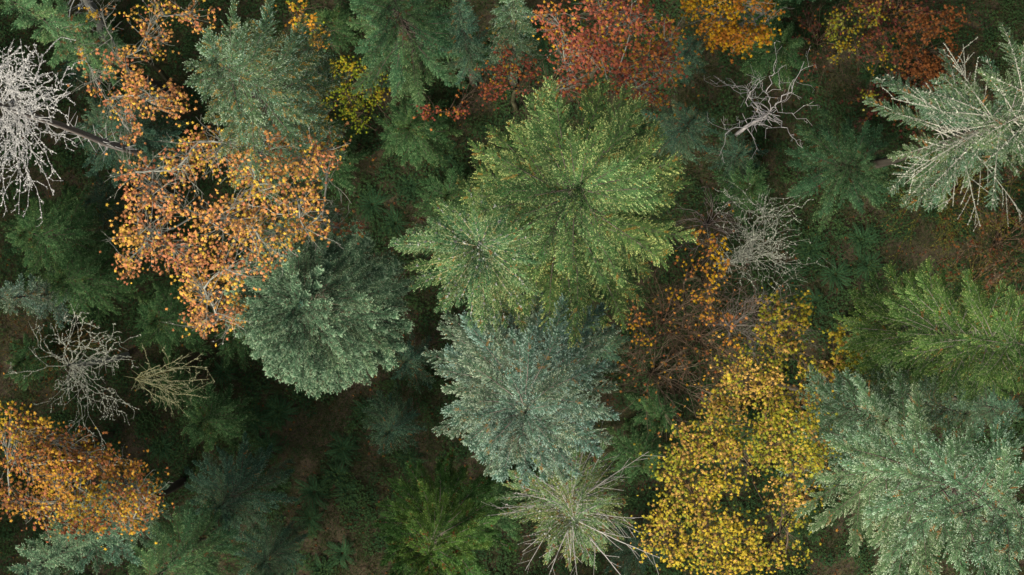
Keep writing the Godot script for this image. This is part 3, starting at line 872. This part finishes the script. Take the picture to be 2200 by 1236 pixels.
func build_bare() -> void:
	var white := [Color(0.16, 0.155, 0.16), Color(0.31, 0.305, 0.3)]
	var lichen := [Color(0.15, 0.15, 0.13), Color(0.27, 0.28, 0.235)]
	var mossy := [Color(0.07, 0.06, 0.02), Color(0.15, 0.14, 0.03)]
	var brown := [Color(0.07, 0.046, 0.032), Color(0.17, 0.12, 0.085)]
	var grey := [Color(0.1, 0.085, 0.075), Color(0.2, 0.175, 0.165)]
	var B := "leafless trees among the conifers"
	bare_tree("grey_snag", "leafless grey snag crusted with lichen at the left edge", "bare tree", B, [-5, 225, 13.2], [[45, 100, 14.8], [150, 200, 14], [145, 250, 13.6], [90, 470, 12], [15, 455, 12.4], [60, 445, 12.4], [0, 390, 13], [-20, 120, 15],
		[30, 115, 15], [60, 130, 15], [118, 90, 14.5], [75, 110, 15.5], [115, 165, 14.6], [125, 205, 14], [150, 140, 13.6], [165, 312, 13.2], [120, 330, 13], [60, 330, 13.6], [30, 340, 14], [130, 385, 12.4], [115, 420, 12], [40, 460, 12], [5, 420, 12.6], [70, 400, 12.6], [95, 350, 13], [140, 290, 13], [100, 260, 13.4], [-30, 160, 15], [-30, 300, 14], [10, 350, 14], [20, 140, 15], [60, 290, 13.6]],
		white, {"girth": 0.17, "thick": 0.013, "tufts": 26.0, "depth": 2, "side": 0.24, "spread": 3.2, "wob": 0.4, "trunk_cols": grey})
	bare_tree("lichened_bare_tree", "pale lichen covered leafless tree above the orange and gold maple", "bare tree", B, [145, 785, 5.4], [
		[160, 670, 6.8], [185, 680, 6.6], [215, 715, 6.6], [110, 700, 6.2], [240, 745, 6.6], [255, 790, 6.2], [300, 880, 6.0], [260, 860, 6.2], [230, 880, 6.0], [195, 870, 6.2], [100, 870, 5.6], [130, 870, 5.8], [80, 770, 5.8], [10, 805, 5.2], [60, 690, 5.6], [210, 940, 5.2], [265, 995, 4.8], [160, 830, 6.2], [290, 775, 5.6]],
		lichen, {"girth": 0.13, "thick": 0.017, "tufts": 22.0, "depth": 2, "side": 0.4, "spread": 1.2, "wob": 0.5, "many": 1.7})
	bare_tree("mossy_bare_tree", "leafless tree with yellow green mossy limbs reaching right of the lichened one", "bare tree", B, [290, 815, 5], [
		[390, 765, 6.4], [445, 790, 6.4], [450, 815, 6.4], [425, 850, 6.2], [385, 845, 6.2], [345, 785, 6], [370, 870, 5.8]], [Color(0.1, 0.095, 0.04), Color(0.24, 0.24, 0.15)], {"girth": 0.09, "thick": 0.024, "tufts": 12.0, "depth": 2, "side": 0.34, "spread": 0.5, "trunk_cols": mossy})
	bare_tree("white_bare_tree", "white leafless tree with crooked branches right of the yellow maple", "bare tree", B, [1655, 240, 5.2], [
		[1728, 132, 6.6], [1748, 218, 6.2], [1668, 128, 6.6], [1600, 182, 6.4], [1548, 172, 6.4], [1556, 300, 6], [1546, 335, 5.6], [1725, 318, 6], [1630, 325, 5.6], [1640, 170, 6.8]],
		[Color(0.26, 0.24, 0.245), Color(0.44, 0.42, 0.42)], {"girth": 0.1, "thick": 0.021, "tufts": 2.0, "depth": 2, "side": 0.4, "wob": 0.7, "spread": 0.6, "rise": 0.08, "many": 1.1})
	bare_tree("pale_twiggy_tree", "pale twiggy leafless tree fanning out right of the largest conifer", "bare tree", B, [1590, 560, 4.6], [
		[1585, 440, 7], [1610, 455, 7], [1650, 460, 7.2], [1672, 470, 7], [1665, 490, 7], [1690, 510, 6.8], [1640, 500, 7], [1685, 575, 6.4], [1660, 545, 6.8], [1690, 585, 6], [1600, 590, 6], [1630, 570, 6.6], [1570, 480, 6.6], [1620, 490, 7]],
		lichen, {"girth": 0.08, "thick": 0.018, "tufts": 12.0, "depth": 2, "side": 0.36, "wob": 0.6, "many": 1.3, "spread": 0.6})
	bare_tree("thin_twig_tree", "thin grey radiating twigs of a leafless sapling in the amber vine maple", "bare tree", B, [1575, 700, 3.4], [
		[1640, 640, 5], [1660, 680, 5], [1650, 720, 5], [1620, 660, 5], [1610, 730, 4.6], [1560, 660, 5], [1530, 700, 4.6], [1650, 740, 4.6], [1690, 700, 4.4], [1680, 620, 5], [1590, 620, 5]], grey, {"girth": 0.05, "thick": 0.012, "tufts": 0.0, "depth": 2, "side": 0.35, "spread": 0.3})
	bare_tree("leaning_grey_trunk", "broken grey leaning tree trunk in the dark gap at the top left", "dead trunk", "", [165, -30, 8], [[135, 20, 8], [150, 50, 7.4], [190, -60, 8.5]], [Color(0.07, 0.075, 0.075), Color(0.16, 0.165, 0.165)], {"girth": 0.28, "thick": 0.03, "tufts": 8.0, "foot": spot(225, 80, 0), "trunk_cols": [Color(0.09, 0.09, 0.085), Color(0.16, 0.16, 0.15)]})
	var V := "tangled vine maples between the conifers"
	var embers := [Color(0.26, 0.11, 0.035), Color(0.27, 0.15, 0.02), Color(0.18, 0.06, 0.025)]
	thicket("vine_maple", "tangled brown vine maple stems with few orange leaves below the largest conifer", "shrub", V, [1420, 690], 26, 3.0, 4.0, brown, {"hues": embers, "kids": 9, "kid": 1.2, "leafy": 0.22, "leaves": 2})
	thicket("vine_maple", "dense brown stems spreading between the amber vine maple and the lemon maple", "shrub", V, [1500, 730], 26, 3.0, 4.2, brown, {"hues": embers, "kids": 9, "kid": 1.2, "leafy": 0.16})
	thicket("vine_maple", "drooping brown stems with orange tips right of the blue fir", "shrub", V, [1400, 800], 24, 2.6, 3.6, [Color(0.08, 0.06, 0.04), Color(0.2, 0.16, 0.12)], {"hues": embers, "kids": 8, "kid": 1.1, "leafy": 0.3})
	thicket("vine_maple", "grey brown arching stems between the white twigs and the amber maple", "shrub", V, [1620, 680], 18, 2.4, 3.4, [Color(0.07, 0.06, 0.05), Color(0.16, 0.14, 0.12)], {"hues": embers, "kids": 7, "leafy": 0.2})
	thicket("arching_shrub", "purplish grey arching twigs against the right side of the largest conifer", "shrub", V, [1515, 485], 22, 2.0, 2.6, [Color(0.09, 0.07, 0.068), Color(0.19, 0.16, 0.155)], {"hues": embers, "kids": 3, "leafy": 0.05, "arch": 0.8})
	var dull := [Color(0.1, 0.035, 0.018), Color(0.12, 0.05, 0.018), Color(0.07, 0.025, 0.014)]
	thicket("mossy_vine_maple", "dull brown vine maple with yellow green moss under the lichened spruce", "shrub", V, [2030, 430], 22, 3.0, 2.6, [Color(0.055, 0.045, 0.018), Color(0.13, 0.125, 0.03)], {"hues": dull, "kids": 8, "kid": 1.2, "leafy": 0.5, "tufts": 14.0})
	thicket("mossy_vine_maple", "dull brown vine maple thicket at the right edge", "shrub", V, [2140, 520], 22, 3.0, 2.6, brown, {"hues": dull, "kids": 9, "kid": 1.3, "leafy": 0.5, "tufts": 4.0})
	thicket("mossy_vine_maple", "brown twiggy vine maple above the bright mossy conifer", "shrub", V, [2080, 610], 20, 2.6, 2.2, [Color(0.06, 0.04, 0.022), Color(0.12, 0.1, 0.03)], {"hues": dull, "kids": 8, "kid": 1.2, "leafy": 0.45, "tufts": 8.0})
	thicket("brown_brush", "brown brush behind the lichened bare tree at the left", "shrub", V, [130, 740], 18, 2.6, 2.6, [Color(0.06, 0.045, 0.02), Color(0.13, 0.1, 0.035)], {"hues": dull, "kids": 7, "kid": 1.1, "leafy": 0.2, "tufts": 5.0})
	var maroon := [Color(0.12, 0.036, 0.028), Color(0.15, 0.055, 0.025), Color(0.095, 0.03, 0.026), Color(0.2, 0.1, 0.022)]
	thicket("red_brown_brush", "dusky red brown brush at the top edge left of the lichened spruce", "shrub", V, [1900, 40], 18, 2.2, 1.5, brown, {"hues": maroon, "kids": 9, "kid": 1.1, "leafy": 0.9, "leaves": 5, "leaf": 0.11, "singles": 200})
	thicket("red_brown_brush", "dusky red brown brush between the pale lemon shrub and the lichened spruce", "shrub", V, [1930, 190], 18, 2.2, 1.4, brown, {"hues": maroon, "kids": 9, "kid": 1.1, "leafy": 0.9, "leaves": 5, "leaf": 0.11, "singles": 200})
	thicket("red_brown_brush", "dusky red brown brush left of the pale lemon shrub", "shrub", V, [1750, 100], 14, 1.8, 1.3, brown, {"hues": maroon, "kids": 8, "kid": 1.0, "leafy": 0.7, "singles": 120})
	thicket("brown_brush", "reddish brown brush under the red maple", "shrub", V, [1180, 190], 14, 1.8, 2.6, brown, {"hues": embers, "kids": 6, "leafy": 0.3})

func build_ferns() -> void:
	var spots := [
		["sword fern on the left bank of the trail, nearest the round sage conifer", 600, 885, 1.05, 18], ["sword fern left of the trail below the round sage conifer", 545, 900, 1.0, 16], ["sword fern left of the trail under the dark cedar sapling", 575, 960, 0.95, 16],
		["largest sword fern beside the trail bend", 675, 1058, 1.1, 20], ["sword fern right of the trail above its bend", 735, 965, 1.0, 17], ["sword fern right of the trail halfway along", 722, 1020, 0.95, 16], ["sword fern right of the largest sword fern", 748, 1062, 0.85, 15],
		["sword fern below the trail bend", 665, 1115, 0.95, 16], ["sword fern at the bottom edge left of the bright cedar", 735, 1190, 0.95, 16], ["sword fern at the bottom edge below the dim fir", 690, 1225, 0.9, 14], ["sword fern at the top of the trail", 790, 885, 0.9, 15],
		["sword fern in the black gap right of the orange maple", 800, 440, 1.1, 17], ["sword fern in the black gap above the round sage conifer", 850, 480, 1.0, 16], ["sword fern in the black gap left of the pale hemlock", 880, 400, 0.9, 15], ["sword fern in the gap under the small orange maple", 960, 330, 1.0, 15],
		["sword fern in the dark gap below the star shaped conifer", 1740, 535, 1.0, 17], ["sword fern right of the pale twiggy tree", 1705, 590, 0.9, 15], ["sword fern in the gap left of the bright mossy conifer", 1795, 590, 1.05, 18], ["sword fern nearest the tip of the bright mossy conifer", 1865, 570, 0.95, 16],
		["sword fern under the star shaped conifer", 1850, 515, 0.95, 15], ["sword fern left of the bright mossy conifer, lowest in the gap", 1750, 650, 0.95, 15], ["sword fern under the twigs of the small orange maple", 1175, 130, 0.95, 15], ["sword fern in the gap beside the red maple", 1160, 80, 0.9, 14],
		["sword fern below the white bare tree", 1620, 380, 0.9, 14], ["sword fern under the yellow maple at the top", 1730, 170, 0.9, 14], ["sword fern between the lichened bare tree and the dark cedar", 350, 960, 0.9, 14], ["sword fern left of the round sage conifer", 480, 800, 0.9, 15],
		["sword fern in the leaf litter near the top right shrub", 1870, 160, 0.8, 13], ["sword fern under the lemon maple", 1660, 1030, 0.9, 14], ["sword fern below the blue fir beside the dim sapling", 880, 985, 0.9, 14]]
	for s in spots:
		fern(s[0], s[1], s[2], s[3], s[4])

func scatter(called: String, label: String, category: String, m: Mesh, n: int, seed_: int, place: Callable) -> void:
	rng.seed = seed_
	var mm := MultiMesh.new()
	mm.transform_format = MultiMesh.TRANSFORM_3D
	mm.use_colors = true
	mm.mesh = m
	mm.instance_count = n
	for i in n:
		var got: Array = (place as Callable).call(i)
		mm.set_instance_transform(i, got[0])
		mm.set_instance_color(i, got[1])
	var mi := MultiMeshInstance3D.new()
	mi.name = called
	mi.multimesh = mm
	add_child(mi)
	tag(mi, label, category, "", "stuff")

func sprig_mesh() -> ArrayMesh:      # a handful of broad evergreen leaves on one stalk
	var b := Buf.new()
	for i in 26:
		var a := r(0, TAU)
		var p := Vector3(r(-0.3, 0.3), r(0.05, 0.6), r(-0.3, 0.3))
		blade(b, p, Vector3(cos(a), r(-0.2, 0.3), sin(a)).normalized(), Vector3(r(-0.4, 0.4), 1, r(-0.4, 0.4)).normalized(), r(0.1, 0.18), r(0.06, 0.09), toned(Color(1, 1, 1), r(0.75, 1.0)))
	var m := ArrayMesh.new()
	b.into(m, needle_mat)
	return m

func low_plant_mesh() -> ArrayMesh:      # a mat of tiny leaves, stalks and dry twigs
	var b := Buf.new()
	for i in 60:
		var a := r(0, TAU)
		var q := sqrt(rng.randf()) * 0.4
		var p := Vector3(cos(a) * q, r(0.02, 0.2) * (1.0 - q), sin(a) * q)
		var d := Vector3(r(-1, 1), r(-0.1, 0.5), r(-1, 1)).normalized()
		blade(b, p, d, Vector3(r(-0.4, 0.4), 1, r(-0.4, 0.4)).normalized(), r(0.03, 0.08), r(0.02, 0.04), toned(Color(1, 1, 1), r(0.7, 1.0)))
	for i in 4:
		var p := Vector3(r(-0.4, 0.4), r(0.02, 0.08), r(-0.4, 0.4))
		blade(b, p, Vector3(r(-1, 1), r(-0.05, 0.15), r(-1, 1)).normalized(), Vector3.UP, r(0.2, 0.6), 0.012, Color(1, 0.75, 0.6))
	var m := ArrayMesh.new()
	b.into(m, needle_mat)
	return m

func build_litter() -> void:
	rng.seed = 5
	var sprig := sprig_mesh()
	var low := low_plant_mesh()
	scatter("ground_cover", "small leaved low green plants and moss between the ferns", "ground cover", low, 16000, 21, func(i):
		var x := r(-27, 27)
		var z := r(-17, 17)
		var s := r(0.6, 1.5)
		return [Transform3D(Basis(Vector3.UP, r(0, TAU)).scaled(Vector3(s, s * r(0.6, 1.2), s)), Vector3(x, gy(x, z) - 0.03, z)), mixed(Color(0.026, 0.05, 0.02), Color(0.04, 0.046, 0.02), rng.randf())])
	scatter("undergrowth", "low dark evergreen undergrowth covering the forest floor", "undergrowth", sprig, 15000, 12, func(i):
		var x := r(-27, 27)
		var z := r(-17, 17)
		for k in 4:
			if ground_noise.get_noise_2d(x * 9.0, z * 9.0) < -0.22 or on_path(x, z):
				x = r(-27, 27)
				z = r(-17, 17)
		var s := r(0.4, 0.95)
		var hue := mixed(Color(0.02, 0.048, 0.022), Color(0.042, 0.075, 0.026), rng.randf())
		if on_path(x, z):
			s *= 0.25
		return [Transform3D(Basis(Vector3.UP, r(0, TAU)).scaled(Vector3(s, s, s)), Vector3(x, gy(x, z) - 0.04, z)), hue])
	scatter("fallen_leaves", "fallen brown and orange maple leaves strewn over the forest floor", "leaf litter", leaf_mesh(Color(1, 1, 1), 3), 9000, 13, func(i):
		var x := r(-27, 27)
		var z := r(-17, 17)
		var s := r(0.06, 0.12)
		var hue := mixed(Color(0.05, 0.026, 0.015), Color(0.15, 0.06, 0.024), rng.randf())
		if rng.randf() < 0.06:
			hue = Color(0.3, 0.14, 0.03)
		return [Transform3D(leaf_turn().scaled(Vector3(s, s, s)), Vector3(x, gy(x, z) + 0.04, z)), hue])

func on_path(x: float, z: float) -> bool:
	var px := x * PPM + CX
	var py := z * PPM + CY
	var way := [Vector2(860, 700), Vector2(790, 790), Vector2(728, 880), Vector2(700, 930), Vector2(668, 990), Vector2(650, 1050), Vector2(690, 1110), Vector2(745, 1170), Vector2(780, 1260)]
	for i in way.size() - 1:
		if Geometry2D.get_closest_point_to_segment(Vector2(px, py), way[i], way[i + 1]).distance_to(Vector2(px, py)) < 34.0:
			return true
	return false

func build_wood_around() -> void:      # the same forest goes on past the picture's edges
	rng.seed = 77
	var st := SurfaceTool.new()
	st.begin(Mesh.PRIMITIVE_TRIANGLES)
	var tiers := 26
	for k in tiers:
		var t := (k + 0.5) / tiers
		var count := 4 + int(5.0 * t)
		for i in count:
			var l := 2.7 * pow(t, 0.6) * r(0.75, 1.1) + 0.15
			var cls := 0
			while cls < 3 and l > SIZES[cls] * 1.35:
				cls += 1
			var basis := Basis(Vector3.UP, TAU * (i + r(-0.3, 0.3)) / count + k) * Basis(Vector3(0, 0, 1), deg_to_rad(lerpf(55, -6, sqrt(t))))
			st.append_from(bough_sets.deep[cls][i % 3], 0, Transform3D(basis.scaled(Vector3.ONE * l / SIZES[cls]), Vector3(0, 38.0 - 30.0 * t, 0)))
	st.set_material(needle_mat)
	var tree := st.commit()
	var wb := Buf.new()
	tube(wb, PackedVector3Array([Vector3(0, -0.2, 0), Vector3(0, 19, 0), Vector3(0, 38, 0)]), tapered(3, 0.2, 0.02), 7, [Color(0.06, 0.05, 0.042), Color(0.13, 0.12, 0.105)])
	wb.into(tree, bark_mat)
	var where := []
	for i in 110:
		var s := r(0, 1)
		var out := r(0.0, 9.0)
		# a belt outside the picture, clear of it at tree-top height
		var x := r(-32, 32)
		var z := r(-22, 22)
		var side := i % 4
		if side == 0:
			x = -23.5 - out
		elif side == 1:
			x = 23.5 + out
		elif side == 2:
			z = -14.0 - out
		else:
			z = 14.0 + out
		where.append(Vector3(x, gy(x, z), z))
	var mm := MultiMesh.new()
	mm.transform_format = MultiMesh.TRANSFORM_3D
	mm.use_colors = true
	mm.mesh = tree
	mm.instance_count = where.size()
	for i in where.size():
		mm.set_instance_transform(i, Transform3D(Basis(Vector3.UP, r(0, TAU)).scaled(Vector3.ONE * r(0.75, 1.1)), where[i]))
		mm.set_instance_color(i, toned(Color(0.9, 0.9, 0.9), r(0.7, 1.1)))
	var mi := MultiMeshInstance3D.new()
	mi.name = "surrounding_woods"
	mi.multimesh = mm
	add_child(mi)
	tag(mi, "dark conifer wood continuing all round past the edges", "woods", "", "stuff")
